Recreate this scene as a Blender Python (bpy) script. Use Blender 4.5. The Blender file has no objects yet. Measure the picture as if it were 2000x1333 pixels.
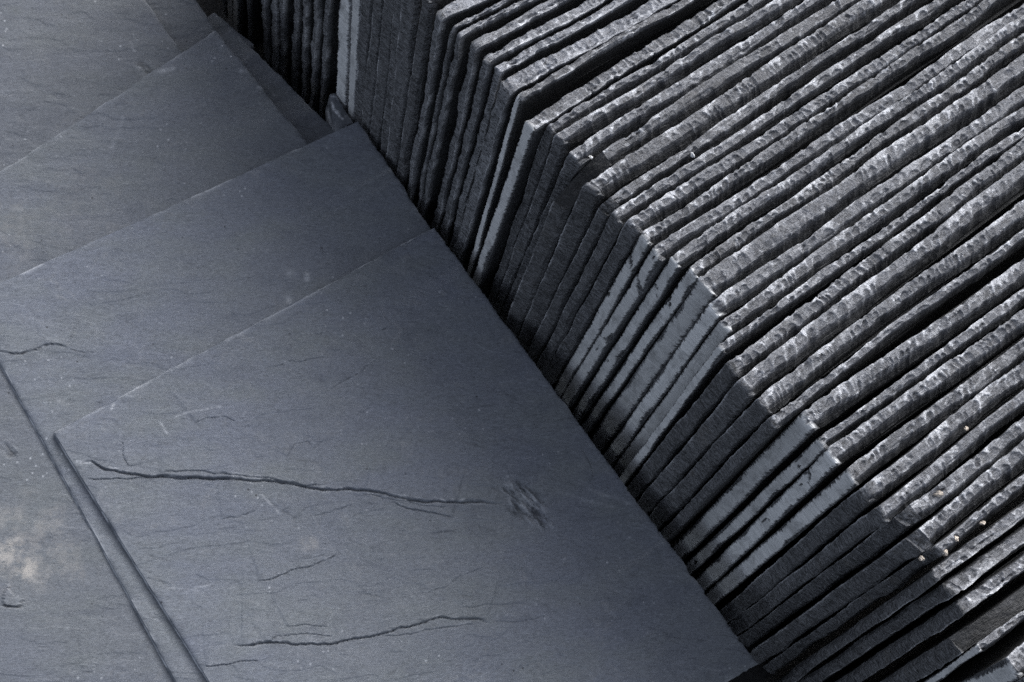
import bpy, math
import numpy as np
from mathutils import Matrix

rng = np.random.default_rng(7)
scene = bpy.context.scene
COL = scene.collection

# ------------------------------------------------------------------ camera model
F = 3184.0                       # focal length in photo pixels (2000 wide)
PX, PY = 1000.0, 666.5
v = np.array([-550.0, 1183.0, F]); v /= np.linalg.norm(v)          # straight down
t = np.array([7841.0, -4926.0, F]); t -= v * (t @ v); t /= np.linalg.norm(t)   # along the slate tops
RZ = -v; RX = t; RY = np.cross(RZ, RX)
R = np.stack([RX, RY, RZ])
CAMH = 0.796                     # above the top flat slate (z = 0)
HT = 0.16                        # height of the stack's top edges
CAM = np.array([0.0, 0.0, CAMH])
GROUND = -0.10
LEDGE = -0.046

def ray(p):
    return R @ np.array([p[0] - PX, p[1] - PY, F])
def on_z(p, z):
    d = ray(p); return CAM + d * ((z - CAM[2]) / d[2])
def on_x(p, x):
    d = ray(p); return CAM + d * ((x - CAM[0]) / d[0])

cam = bpy.data.cameras.new('camera')
cam.lens = 36.0 * F / 2000.0
cam.sensor_width = 36.0
cam.clip_start = 0.01; cam.clip_end = 50.0
co = bpy.data.objects.new('camera', cam)
M = np.eye(4)
M[:3, 0] = R[:, 0]; M[:3, 1] = -R[:, 1]; M[:3, 2] = -R[:, 2]; M[:3, 3] = CAM
co.matrix_world = Matrix(M.tolist())
cam.dof.use_dof = True
cam.dof.focus_distance = 0.70
cam.dof.aperture_fstop = 32.0
COL.objects.link(co); scene.camera = co

# ------------------------------------------------------------------ numpy noise
_tab = rng.random((512, 512)) * 2 - 1
def vn(x, y, seed=0):
    x = np.asarray(x, float) + seed * 37.31; y = np.asarray(y, float) + seed * 91.77
    xi = np.floor(x).astype(int); yi = np.floor(y).astype(int)
    fx = x - xi; fy = y - yi
    fx = fx * fx * (3 - 2 * fx); fy = fy * fy * (3 - 2 * fy)
    a = _tab[xi & 511, yi & 511]; b = _tab[(xi + 1) & 511, yi & 511]
    c = _tab[xi & 511, (yi + 1) & 511]; d = _tab[(xi + 1) & 511, (yi + 1) & 511]
    return (a * (1 - fx) + b * fx) * (1 - fy) + (c * (1 - fx) + d * fx) * fy
def fbm(x, y, seed=0, o=3):
    r = 0; a = 1.0; s = 0
    for i in range(o):
        r = r + a * vn(x * 2 ** i, y * 2 ** i, seed + i * 5.3); s += a; a *= .55
    return r / s
def sm(x, a, b):
    k = np.clip((x - a) / (b - a), 0, 1); return k * k * (3 - 2 * k)

# ------------------------------------------------------------------ materials
def new_mat(name):
    m = bpy.data.materials.new(name); m.use_nodes = True
    nt = m.node_tree; nt.nodes.clear()
    return m, nt
class G:
    def __init__(s, nt): s.nt = nt
    def n(s, typ, **kw):
        nd = s.nt.nodes.new(typ)
        for k, val in kw.items():
            if k == 'inp':
                for kk, vv in val.items():
                    if isinstance(vv, bpy.types.NodeSocket): s.nt.links.new(vv, nd.inputs[kk])
                    else: nd.inputs[kk].default_value = vv
            else: setattr(nd, k, val)
        return nd
    def math(s, op, a, b=0.0, c=None, clamp=False):
        nd = s.n('ShaderNodeMath', operation=op, use_clamp=clamp)
        for i, q in enumerate([a, b] + ([c] if c is not None else [])):
            if isinstance(q, bpy.types.NodeSocket): s.nt.links.new(q, nd.inputs[i])
            else: nd.inputs[i].default_value = q
        return nd.outputs[0]
    def mix(s, f, a, b, mode='MIX'):
        nd = s.n('ShaderNodeMix', data_type='RGBA', blend_type=mode)
        for idx, q in ((0, f), (6, a), (7, b)):
            if isinstance(q, bpy.types.NodeSocket): s.nt.links.new(q, nd.inputs[idx])
            else: nd.inputs[idx].default_value = (*q, 1) if isinstance(q, tuple) else q
        return nd.outputs[2]
    def ramp(s, f, a, b, lo=0.0, hi=1.0):
        nd = s.n('ShaderNodeMapRange', inp={0: f, 1: a, 2: b, 3: lo, 4: hi}); nd.clamp = True
        return nd.outputs[0]
    def noise(s, vec, scale, detail=3.0, rough=.55, dist=0.0):
        nd = s.n('ShaderNodeTexNoise', inp={'Vector': vec, 'Scale': scale, 'Detail': detail, 'Roughness': rough, 'Distortion': dist})
        return nd.outputs[0]
    def mapping(s, vec, scale, rot=(0, 0, 0)):
        return s.n('ShaderNodeMapping', inp={'Vector': vec, 'Scale': scale, 'Rotation': rot}).outputs[0]
    def attr(s, name):
        return s.n('ShaderNodeAttribute', attribute_name=name).outputs['Fac']

def object_vec(g):
    tc = g.n('ShaderNodeTexCoord').outputs['Object']
    rnd = g.n('ShaderNodeObjectInfo').outputs['Random']
    off = g.n('ShaderNodeCombineXYZ', inp={0: g.math('MULTIPLY', rnd, 7.3), 1: g.math('MULTIPLY', rnd, 3.1), 2: g.math('MULTIPLY', rnd, 5.7)})
    vec = g.n('ShaderNodeVectorMath', operation='ADD', inp={0: tc, 1: off.outputs[0]}).outputs[0]
    return vec, rnd

def make_edge_material():
    m, nt = new_mat('dressed_slate'); g = G(nt)
    vec, rnd = object_vec(g)
    fine = g.noise(vec, 1000, 5, .68)
    mid = g.noise(vec, 210, 4, .65)
    lay = g.noise(g.mapping(vec, (90, 1900, 90)), 1.0, 4, .65)          # cleavage layers
    dash = g.noise(g.mapping(vec, (420, 260, 900), (.35, 0, 0)), 1.0, 5, .72, .8)   # short bruises across a dressed end
    en = g.attr('endface')
    f = g.math('ADD', g.math('MULTIPLY', fine, .50), g.math('ADD', g.math('MULTIPLY', mid, .35), g.math('MULTIPLY', lay, .25)))
    base = g.mix(g.ramp(f, .44, .66), (.015, .016, .019), (.118, .124, .139))
    bend = g.mix(g.ramp(g.math('ADD', g.math('MULTIPLY', dash, .7), g.math('MULTIPLY', fine, .3)), .42, .62), (.007, .008, .009), (.142, .148, .160))
    base = g.mix(en, base, bend)
    warm = g.ramp(g.noise(vec, 38, 3, .6), .62, .78, 0, .35)
    base = g.mix(warm, base, (.105, .098, .088))
    base = g.mix(g.attr('cleft_shade'), base, g.mix(g.ramp(g.math('ADD', g.math('MULTIPLY', fine, .3), g.math('MULTIPLY', g.noise(g.mapping(vec, (60, 300, 520)), 1.0, 5, .65), .6)), .4, .65), (.011, .012, .013), (.048, .050, .055)))  # cleaved faces and bevels coloured darker to deepen the shade in the gaps
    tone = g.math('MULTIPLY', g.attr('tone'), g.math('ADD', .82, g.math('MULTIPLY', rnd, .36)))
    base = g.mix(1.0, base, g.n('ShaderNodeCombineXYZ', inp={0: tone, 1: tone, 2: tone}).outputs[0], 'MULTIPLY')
    br = g.math('MULTIPLY', g.attr('bruise_lit'), g.ramp(fine, .34, .62, .25, 1.15), clamp=True)
    base = g.mix(br, base, (.52, .535, .565))
    # sawn ends
    sw = g.attr('sawn')
    saw = g.noise(g.mapping(vec, (300, 60, 2600), (0.5, 0, 0)), 1.0, 3, .6)
    blot = g.noise(vec, 60, 3, .5)
    sc = g.mix(g.ramp(saw, .36, .64), (.42, .436, .446), (.68, .695, .702))
    sc = g.mix(g.ramp(blot, .35, .7, 0, .45), sc, (.42, .435, .445))
    var = g.ramp(g.math('FRACT', g.math('MULTIPLY', rnd, 17.3)), 0, 1, .74, 1.06)
    smud = g.ramp(g.noise(g.mapping(vec, (120, 120, 60)), 1.0, 5, .7, .6), .48, .66, 1.0, .62)
    var = g.math('MULTIPLY', var, smud)
    sc = g.mix(1.0, sc, g.n('ShaderNodeCombineXYZ', inp={0: var, 1: var, 2: var}).outputs[0], 'MULTIPLY')
    base = g.mix(sw, base, sc)
    bumph = g.math('ADD', g.math('MULTIPLY', fine, 1.0), g.math('ADD', g.math('MULTIPLY', lay, .8), g.math('MULTIPLY', g.math('MULTIPLY', dash, en), .9)))
    bstr = g.math('SUBTRACT', .75, g.math('MULTIPLY', sw, .62))
    b = g.n('ShaderNodeBump', inp={'Strength': bstr, 'Distance': .0009, 'Height': bumph})
    rough = g.math('SUBTRACT', .62, g.math('MULTIPLY', sw, .10))
    p = g.n('ShaderNodeBsdfPrincipled', inp={'Base Color': base, 'Roughness': rough, 'Normal': b.outputs[0]})
    o = g.n('ShaderNodeOutputMaterial', inp={'Surface': p.outputs[0]})
    return m

def make_flat_material():
    m, nt = new_mat('riven_slate'); g = G(nt)
    vec, rnd = object_vec(g)
    gv = g.n('ShaderNodeVectorRotate', rotation_type='Z_AXIS', inp={'Vector': vec, 'Angle': math.radians(31)}).outputs[0]
    fib = g.noise(g.mapping(gv, (430, 1350, 900)), 1.0, 5, .70, .5)
    fine = g.noise(vec, 1500, 3, .7)
    mid = g.noise(g.mapping(gv, (22, 46, 30)), 1.0, 4, .55)
    big = g.noise(vec, 9, 2, .5)
    c1 = g.mix(g.ramp(big, .38, .62), (.104, .116, .143), (.108, .119, .137))
    c1 = g.mix(g.ramp(mid, .42, .66, 0, .85), c1, (.110, .122, .133))
    c1 = g.mix(g.ramp(g.noise(g.mapping(gv, (55, 90, 60)), 1.0, 5, .7), .52, .72, 0, .8), c1, (.080, .090, .110))
    c1 = g.mix(g.ramp(g.noise(gv, 70, 5, .75, 1.0), .56, .70, 0, .5), c1, (.150, .158, .172))
    k = g.math('ADD', g.math('MULTIPLY', fib, .75), g.math('MULTIPLY', fine, .25))
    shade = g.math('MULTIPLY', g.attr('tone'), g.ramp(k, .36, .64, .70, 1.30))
    c1 = g.mix(1.0, c1, g.n('ShaderNodeCombineXYZ', inp={0: shade, 1: shade, 2: shade}).outputs[0], 'MULTIPLY')
    # scratches and tiny pale flakes
    fl = g.noise(g.mapping(gv, (150, 520, 300)), 1.0, 6, .78, 1.2)
    c1 = g.mix(g.ramp(fl, .62, .72, 0, .50), c1, (.32, .335, .36))
    c1 = g.mix(g.ramp(g.noise(g.mapping(gv, (260, 900, 300)), 1.0, 5, .75, 1.5), .60, .70, 0, .55), c1, (.040, .042, .046))
    vo = g.n('ShaderNodeTexVoronoi', inp={'Vector': vec, 'Scale': 230.0}).outputs['Distance']
    sel = g.ramp(g.noise(vec, 31, 2, .5), .56, .66)
    spk = g.math('MULTIPLY', g.ramp(vo, .10, .17, 1, 0), sel)
    c1 = g.mix(g.math('MULTIPLY', spk, .40), c1, (.42, .44, .47))
    vo2 = g.n('ShaderNodeTexVoronoi', inp={'Vector': vec, 'Scale': 150.0, 'Randomness': 1.0}).outputs['Distance']
    pit = g.math('MULTIPLY', g.ramp(vo2, .05, .11, 1, 0), g.ramp(g.noise(vec, 47, 2, .5), .55, .62))
    c1 = g.mix(g.math('MULTIPLY', pit, .8), c1, (.012, .013, .016))
    c1 = g.mix(g.math('MULTIPLY', g.attr('stain'), g.ramp(g.noise(vec, 130, 6, .78), .42, .58, .05, 1.0)), c1, (.30, .285, .265))
    c1 = g.mix(g.attr('crack'), c1, (.018, .020, .023))  # crack lines, with the shade in them put into the colour
    c1 = g.mix(g.attr('bruise_lit'), c1, (.46, .48, .51))  # bruises, plus lit lips painted along cracks and slab sides
    h = g.math('ADD', g.math('MULTIPLY', fib, .9), g.math('ADD', g.math('MULTIPLY', fine, .5), g.math('MULTIPLY', fl, .8)))
    h = g.math('SUBTRACT', h, g.math('MULTIPLY', pit, .6))
    b = g.n('ShaderNodeBump', inp={'Strength': .28, 'Distance': .0006, 'Height': h})
    p = g.n('ShaderNodeBsdfPrincipled', inp={'Base Color': c1, 'Roughness': .58, 'Specular IOR Level': .28, 'Normal': b.outputs[0]})
    g.n('ShaderNodeOutputMaterial', inp={'Surface': p.outputs[0]})
    return m

def make_plain(name, c0, c1, scale, rough=.9):
    m, nt = new_mat(name); g = G(nt)
    tc = g.n('ShaderNodeTexCoord').outputs['Object']
    n = g.noise(tc, scale, 5, .65)
    col = g.mix(g.ramp(n, .35, .65), c0, c1)
    b = g.n('ShaderNodeBump', inp={'Strength': .6, 'Distance': .002, 'Height': n})
    p = g.n('ShaderNodeBsdfPrincipled', inp={'Base Color': col, 'Roughness': rough, 'Normal': b.outputs[0]})
    g.n('ShaderNodeOutputMaterial', inp={'Surface': p.outputs[0]})
    return m

MAT_EDGE = make_edge_material()
MAT_FLAT = make_flat_material()
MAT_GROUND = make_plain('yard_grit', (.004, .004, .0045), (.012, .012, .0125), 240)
MAT_GRIT = make_plain('tan_grit', (.33, .28, .23), (.50, .45, .39), 900, .8)
MAT_PALE = make_plain('pale_grit', (.40, .41, .42), (.60, .61, .62), 900, .8)

# ------------------------------------------------------------------ mesh helper
def build(name, V, quads, ngons, attrs, mat, smooth=False):
    me = bpy.data.meshes.new(name)
    V = np.asarray(V, np.float32); quads = np.asarray(quads, np.int32)
    nq = len(quads)
    loops = [quads.ravel()] + [np.asarray(q, np.int32) for q in ngons]
    starts = list(np.arange(nq) * 4); tot = [4] * nq
    c = nq * 4
    for q in ngons: starts.append(c); tot.append(len(q)); c += len(q)
    li = np.concatenate(loops)
    me.vertices.add(len(V)); me.vertices.foreach_set('co', V.ravel())
    me.loops.add(len(li)); me.loops.foreach_set('vertex_index', li)
    me.polygons.add(len(starts))
    me.polygons.foreach_set('loop_start', np.array(starts, np.int32))
    me.polygons.foreach_set('loop_total', np.array(tot, np.int32))
    me.polygons.foreach_set('use_smooth', np.full(len(starts), smooth))
    me.update(calc_edges=True); me.validate()
    for k, a in attrs.items():
        at = me.attributes.new(k, 'FLOAT', 'POINT'); at.data.foreach_set('value', np.asarray(a, np.float32))
    me.materials.append(mat)
    o = bpy.data.objects.new(name, me); COL.objects.link(o)
    return o

# ------------------------------------------------------------------ upright slates
def cells(total, lo, hi, r):
    b = [-.02]
    while b[-1] < total + .03: b.append(b[-1] + r.uniform(lo, hi) * (1 + .35 * (r.random() < .25)))
    return np.array(b)

def standing_slate(C, ex, ez, w, L, Hs, xdense, zdense, end, rev, seed, chamfer=None, bruise_lit=1.0, fracture=0.0, tone=1.0):
    """Slate on edge. Local axes: x along the top edge, y across (0 far face, -w near face), z up (0 = top edge)."""
    r = np.random.default_rng(1000 + seed)
    cx, cz = chamfer if chamfer else ((r.uniform(.001, .006), r.uniform(.001, .008)) if r.random() < .45 else (r.uniform(.0010, .0030), r.uniform(.0010, .0032)))
    zs = np.concatenate([np.arange(-Hs, -zdense, .006), np.arange(-zdense, -cz, .00062)])
    nce = max(7, int(math.hypot(cx, cz) / .0007))
    a = np.linspace(0, 1, nce)
    # corner: a bent run between (0,-cz) and (cx,0), a little rounder than a straight break
    bx = (1 - a) ** 2 * 0 + 2 * a * (1 - a) * 0 + a * a * cx
    bz = (1 - a) ** 2 * -cz + 2 * a * (1 - a) * 0 + 0 * a
    sxl = a * cx; szl = -cz * (1 - a)
    kb = .25 if chamfer else .6
    px = kb * bx + (1 - kb) * sxl; pz = kb * bz + (1 - kb) * szl
    xs = np.concatenate([np.arange(cx + .0006, xdense, .00062), np.arange(max(xdense, cx + .001), L - .004, .006)])
    P = np.concatenate([np.stack([np.zeros_like(zs), zs], 1), np.stack([px, pz], 1), np.stack([xs, np.zeros_like(xs)], 1),
                        np.array([[L, -.004]]), np.stack([np.full(12, L), np.linspace(-.02, -Hs + .02, 12)], 1),
                        np.array([[L, -Hs]]), np.stack([np.linspace(L - .03, .03, 12), np.full(12, -Hs)], 1)])
    n = len(P); nz, nx = len(zs), len(xs)
    d = np.roll(P, -1, 0) - np.roll(P, 1, 0); d /= np.linalg.norm(d, axis=1)[:, None]
    N = np.stack([d[:, 1], -d[:, 0]], 1)                       # inward (path runs clockwise seen with x right, z up)
    seg = np.linalg.norm(np.diff(P, axis=0), axis=1); s = np.concatenate([[0], np.cumsum(seg)])
    scorner = s[nz + nce // 2]
    istop = sm(s - scorner, -.0012, .0016)                      # 0 on the end, 1 on the top
    if chamfer: istop = sm(s - s[nz + nce - 2], -.001, .001)
    back = (np.arange(n) >= nz + nce + nx).astype(float)
    nq = 19
    q = np.linspace(0, 1, nq)
    q = q + .35 * (q * (1 - q)) * 0
    S, Q = np.meshgrid(s, q, indexing='ij')
    jag = .0016 * vn(Q * 4 + 3, Q * 0, seed + 33) + .0008 * vn(Q * 13, S * 0, seed + 34)
    T = sm(S - scorner + jag, -.0012, .0016) if not chamfer else istop[:, None] * np.ones_like(Q)
    B = back[:, None]
    qq = 1 - Q if rev else Q                                   # 0 at the crisp arris
    # --- top edge: scallops left by the dressing blade
    scl = r.uniform(.75, 1.45)
    bnd = cells(s[-1], .0024 * scl, .0060 * scl, r)
    Ai = r.uniform(.0005, .0017, len(bnd)) * (r.random(len(bnd)) > .15); q0i = r.uniform(-.06, .30, len(bnd)); skew = r.uniform(.25, 1.1, len(bnd))
    qz = r.uniform(.58, .92, len(bnd))
    slant = r.uniform(-.25, .55)
    Sw = S + slant * qq * w + .0009 * vn(S * 240, qq * 2.5, seed) + .0005 * vn(S * 700, qq * 6, seed + 1)
    idx = np.clip(np.searchsorted(bnd, Sw.ravel()).reshape(S.shape) - 1, 0, len(bnd) - 2)
    u = (Sw - bnd[idx]) / (bnd[idx + 1] - bnd[idx])
    wid = (bnd[idx + 1] - bnd[idx])
    shape = np.clip(u, 0, 1) ** .55 * np.clip(1 - u, 0, 1) ** .9; shape = shape / .50
    dome = sm(qq - q0i[idx] - .36 * np.abs(2 * u - 1) ** 2.4, 0, .11)
    zone = .64 + .10 * vn(s * 45, s * 0, seed + 3)[:, None] + .07 * vn(S * 260, Q * 0, seed + 4)
    zone = np.minimum(zone, .45 + .5 * qz[idx])
    if rev: zone = zone + .25
    bev = .0064 + .0028 * vn(s * 30, s * 0, seed + 5)[:, None]
    if rev: bev = bev * .7
    lively = sm(vn(S * 32, qq * 1.2, seed + 2), -.80, -.40)          # some stretches broke off smooth
    bite = np.zeros_like(S)                                        # bigger flakes knocked off either arris
    for kk in range(r.integers(3, 8)):
        s0 = r.uniform(scorner + .004, scorner + max(xdense, .05)); wl = r.uniform(.003, .011); dp = r.uniform(.0006, .0020)
        far = r.random() < .35; lim = r.uniform(.15, .5)
        g1 = np.clip(1 - np.abs((S - s0) / wl + .3 * vn(S * 400, qq * 5, seed + kk)) , 0, 1) ** .6
        g2 = sm((lim - qq) if far else (qq - 1 + lim + .1), 0, .12)
        bite = np.maximum(bite, dp * g1 * g2)
    dtop = Ai[idx] * shape * dome * lively * np.minimum(1, wid / .003) + .10 * w * qq + bite + .00020 * (1 - lively) * fbm(S * 300, qq * 5, seed + 7, 3)
    over = np.clip((qq - zone) / np.maximum(1 - zone, .05), 0, 1)
    stri = fbm(S * 110, qq * 13, seed + 6, 3)
    dtop = dtop + bev * over ** .85 + .00045 * stri * np.minimum(1, over * 3)
    dtop = dtop + (.00017 + .00012 * (1 - lively)) * fbm(S * 760, qq * w * 760, seed + 8, 3)
    # --- rough end: finer dressing
    bnd2 = cells(s[-1], .0010, .0022, r)
    A2 = r.uniform(.00005, .00022, len(bnd2))
    Sw2 = S + .3 * qq * w + .0005 * vn(S * 400, qq * 4, seed + 9)
    idx2 = np.clip(np.searchsorted(bnd2, Sw2.ravel()).reshape(S.shape) - 1, 0, len(bnd2) - 2)
    u2 = (Sw2 - bnd2[idx2]) / (bnd2[idx2 + 1] - bnd2[idx2])
    zone2 = (.72 + .16 * vn(S * 150, Q * 0, seed + 10) + .10 * vn(S * 420, Q * 0, seed + 10)) if rev else (.88 + .10 * vn(S * 70, Q * 0, seed + 10))
    over2 = np.clip((qq - zone2) / np.maximum(1 - zone2, .05), 0, 1)
    dend = A2[idx2] * (1 - (2 * u2 - 1) ** 2) * (1 - .6 * qq) + .0026 * over2 + .00034 * fbm(S * 800, qq * w * 500, seed + 11, 3) + .05 * w * qq
    sawn = np.zeros_like(S); 
    if end == 'sawn':
        # flat sawn end, its two arrises crumbled
        e0 = .05 + .26 * np.abs(fbm(s * 560, s * 0, seed + 12, 4)) + .22 * np.clip(vn(s * 55, s * 0, seed + 13) - .25, 0, 1)
        e1 = .08 + .30 * np.abs(fbm(s * 480, s * 0, seed + 14, 4)) + .30 * np.clip(vn(s * 40, s * 0, seed + 15) - .25, 0, 1)
        c0 = np.clip((e0[:, None] - Q) / .10, 0, 1); c1 = np.clip((Q - 1 + e1[:, None]) / .10, 0, 1)
        chip = np.maximum(c0, c1)
        deep = fbm(S * 240, Q * 7, seed + 16, 3)
        dsaw = (.0008 + .0009 * np.abs(deep)) * chip + .00004 * vn(S * 1500, Q * 2, seed + 17)
        fr = 0
        if fracture:
            fr = sm(fbm(S * 55, Q * 2.2, seed + 18, 3), .62 - fracture, .66 - fracture)
            b0 = scorner - .030 - .012 * vn(seed * 1.7, .5, 3)                    # a break torn across the end below its corner
            band = np.exp(-((S - b0 + .010 * (Q - .5)) / .0055) ** 2)
            fr = np.maximum(fr, sm(band * (.55 + fracture * 2.2) + .55 * fbm(S * 260, Q * 4, seed + 19, 4), .62, .70))
            dsaw = dsaw + fr * (.0010 + .0005 * deep)
        dend = dsaw
        sawn = (1 - np.clip(chip * 2.5, 0, 1)) * (1 - fr)
    dd = (dtop * T + dend * (1 - T)) * (1 - B) + B * .0008
    # low waviness of the outline
    wav = .00055 * vn(s * 42, s * 0, seed + 20) + .0005 * vn(s * 14, s * 0, seed + 21)
    wav = wav * (1 - .75 * (1 - istop) * (end == 'sawn')) * (1 - back)
    dd = dd + wav[:, None]
    nearc = np.exp(-((s - scorner) / .004) ** 2)[:, None] if not chamfer else np.zeros((n, 1))
    dd = dd * (1 - .35 * nearc)
    if chamfer:                                                # a snapped corner is rough and dark all over
        inch = ((np.arange(n) >= nz) & (np.arange(n) < nz + nce)).astype(float)[:, None]
        dd = dd * (1 - inch) + inch * (.0004 * fbm(S * 260, Q * 5, seed + 22, 3) + .0016 * Q + .0006)
    yy = -Q * w
    y0 = .00045 * fbm(s * 160, s * 0, seed + 23, 3) + .0006 * vn(s * 38, s * 0, seed + 24)
    y1 = .00065 * fbm(s * 150, s * 0, seed + 25, 3) + .0011 * vn(s * 33, s * 0, seed + 26)
    cusp = (Ai[idx] * shape * lively * (q0i[idx] < .10))[:, -1 if rev else 0] * istop * (1 - back)   # scallops nick the crisp arris
    if rev: y1 = y1 + .55 * cusp
    else: y0 = y0 - .55 * cusp
    if end == 'sawn':
        k = 1 - .5 * (1 - istop); y0 = y0 * k; y1 = y1 * k
    yy = yy + ((y0[:, None]) * (1 - Q) + y1[:, None] * Q) * (1 - B)
    skew = r.uniform(-.22, .40) * (.5 if end == 'sawn' else 1)
    pull = (1 - sm(S - scorner, .0, .012)) * (1 - B) * (Q * skew * w + (0 if end == 'sawn' else .0006) * np.abs(vn(S * 60, Q * 2, seed + 35)))
    X = P[:, 0][:, None] + N[:, 0][:, None] * dd + np.clip(pull, -.0012, .004); Z = P[:, 1][:, None] + N[:, 1][:, None] * dd
    # faces: two more rings on each side
    def ring(col, inset, y):
        x = P[:, 0] + N[:, 0] * inset; z = P[:, 1] + N[:, 1] * inset
        x = np.clip(x, 0.0, L); 
        return x, y, z
    f1 = dd[:, -1] + .0016; n1 = dd[:, 0] + .0012
    cols = []
    def face_in(dist):
        # inset outline that stays simple at the corners
        x = np.clip(P[:, 0], dist, L - dist); z = np.clip(P[:, 1], -Hs + dist, -dist); return x, z
    xa, za = face_in(.014)
    cols.append(np.stack([xa, np.full(n, 0.0) + .0001, za], 1))
    cols.append(np.stack([X[:, 0] * .75 + xa * .25, yy[:, 0] * .5 , Z[:, 0] * .75 + za * .25], 1))
    for j in range(nq): cols.append(np.stack([X[:, j], yy[:, j], Z[:, j]], 1))
    ny = -w + .00018 * fbm(s * 60, s * 0, seed + 27, 2)
    cols.append(np.stack([X[:, -1] * .72 + xa * .28, (yy[:, -1] * .4 + -w * .6), Z[:, -1] * .72 + za * .28], 1))
    cols.append(np.stack([xa, np.full(n, -w - .0001), za], 1))
    A = np.stack(cols, 1)                                      # n, m, 3
    m = A.shape[1]
    V = A.reshape(-1, 3)
    # slight bow along the length
    bow = .0007 * np.sin(V[:, 0] / L * 6.28 * r.uniform(.6, 1.3) + r.uniform(0, 6)) + .0004 * np.sin(V[:, 0] * r.uniform(40, 75) + r.uniform(0, 6))
    V[:, 1] += bow - bow[np.argmin(np.abs(V[:, 0]) + np.abs(V[:, 2]))]
    i = np.arange(n)[:, None]; j = np.arange(m - 1)[None, :]; i2 = (i + 1) % n
    quads = np.stack([i * m + j, i * m + j + 1, i2 * m + j + 1, i2 * m + j], -1).reshape(-1, 4)
    ng = [list(np.arange(n) * m)[::1], list((np.arange(n) * m + m - 1)[::-1])]
    # --- bruised white ridges
    ridge = np.clip(1 - np.minimum(u, 1 - u) * wid / .00055, 0, 1)
    rim = np.clip(1 - dome, 0, 1) * .85 * lively * (Ai[idx] > .0003) + .55 * sm(1 - qq, .84, 1.0)
    pick = sm(fbm(S * 95, Q * 1.5, seed + 30, 2), -.15, .55)
    spot = sm(fbm(S * 300, Q * 3.4, seed + 31, 3), .28, .48)
    bt = (.42 * ridge * lively * (.15 + pick) + rim * (.14 + .62 * pick) + .82 * spot * (1 - over) * (.45 + .55 * np.clip(rim * 1.6 + ridge, 0, 1))) * (1 - np.minimum(1, over * 2.2))
    be = .75 * sm(1 - qq, .92, 1.0) * (.25 + pick) + .22 * np.clip(1 - np.minimum(u2, 1 - u2) * 3.0, 0, 1) * pick * (1 - qq * .6)
    if end == 'sawn': be = be * 0
    bb = (.80 * bt * T + be * (1 - T)) * (1 - B) * bruise_lit
    if chamfer: bb = bb * (1 - inch)
    pad0 = np.zeros((n, 2)); 
    Bf = np.concatenate([pad0, np.clip(bb, 0, 1), pad0], 1).ravel()
    Sf = np.concatenate([pad0, sawn * (1 - T) * (1 - B), pad0], 1).ravel()
    one = np.ones((n, 2)); clf_shade = np.clip(over * 2.2 - .1, 0, 1) * .85 * T * (1 - B)  # faces and bevel carry the painted gap shade
    if chamfer and max(chamfer) > .015: clf_shade = np.maximum(clf_shade, inch)
    Cf = np.concatenate([one, clf_shade, one], 1).ravel(); Ef = np.concatenate([one * 0, (1 - T) * (1 - B), one * 0], 1).ravel()
    o = build('standing_slate', V, quads, ng, {'bruise_lit': Bf, 'sawn': Sf, 'cleft_shade': Cf, 'endface': Ef, 'tone': tone + (1 - tone) * Cf}, MAT_EDGE)
    ey = np.cross(ez, ex); ey /= np.linalg.norm(ey)
    O = C + (ey * w if rev else 0)
    Mx = np.eye(4); Mx[:3, 0] = ex; Mx[:3, 1] = ey; Mx[:3, 2] = np.cross(ex, ey); Mx[:3, 3] = O
    o.matrix_world = Matrix(Mx.tolist())
    return o

# name, corner px, end-edge bottom px, top-edge exit px, end kind, reversed?, thickness share, extras
# (pixels of the photograph, 2000 wide; they are turned into places on the real stack by the camera above)
STRIPS = [  # slates whose tops are outside the frame: two points on the end's arris
    ('a00', (424, 0), (425, 10), 'rough', 1, .6), ('a0', (437, 0), (438, 22), 'rough', 1, .6),
    ('a1', (453, 0), (454, 35), 'sawn', 1, .55), ('a2', (467, 0), (467, 45), 'sawn', 1, .6),
    ('b', (482, 0), (484, 68), 'rough', 1, .40), ('c', (517, 0), (522, 112), 'rough', 1, .40),
    ('d', (539, 0), (541, 112), 'rough', 1, .60), ('e', (549, 0), (549, 140), 'rough', 1, .50),
    ('f', (578, 0), (574, 165), 'rough', 1, .32), ('g', (598, 0), (593, 182), 'rough', 1, .46),
    ('h', (623, 0), (611, 200), 'rough', 1, .46), ('i', (640, 0), (628, 205), 'rough', 1, .60),
    ('j', (682, 0), (674, 188), 'sawn', 1, .52), ('k', (702, 0), (692, 205), 'sawn', 1, .80),
    ('l', (703.5, 0), (691.5, 210), 'rough', 0, .93), ('m', (727, 0), (707, 228), 'rough', 0, .86),
    ('n', (747, 0), (722, 255), 'rough', 0, .93), ('o', (770, 0), (746, 268), 'rough', 0, .92),
    ('p', (785, 0), (756, 285), 'rough', 0, .70), ('q', (824, 0), (778, 315), 'rough', 0, .70),
]
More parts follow.
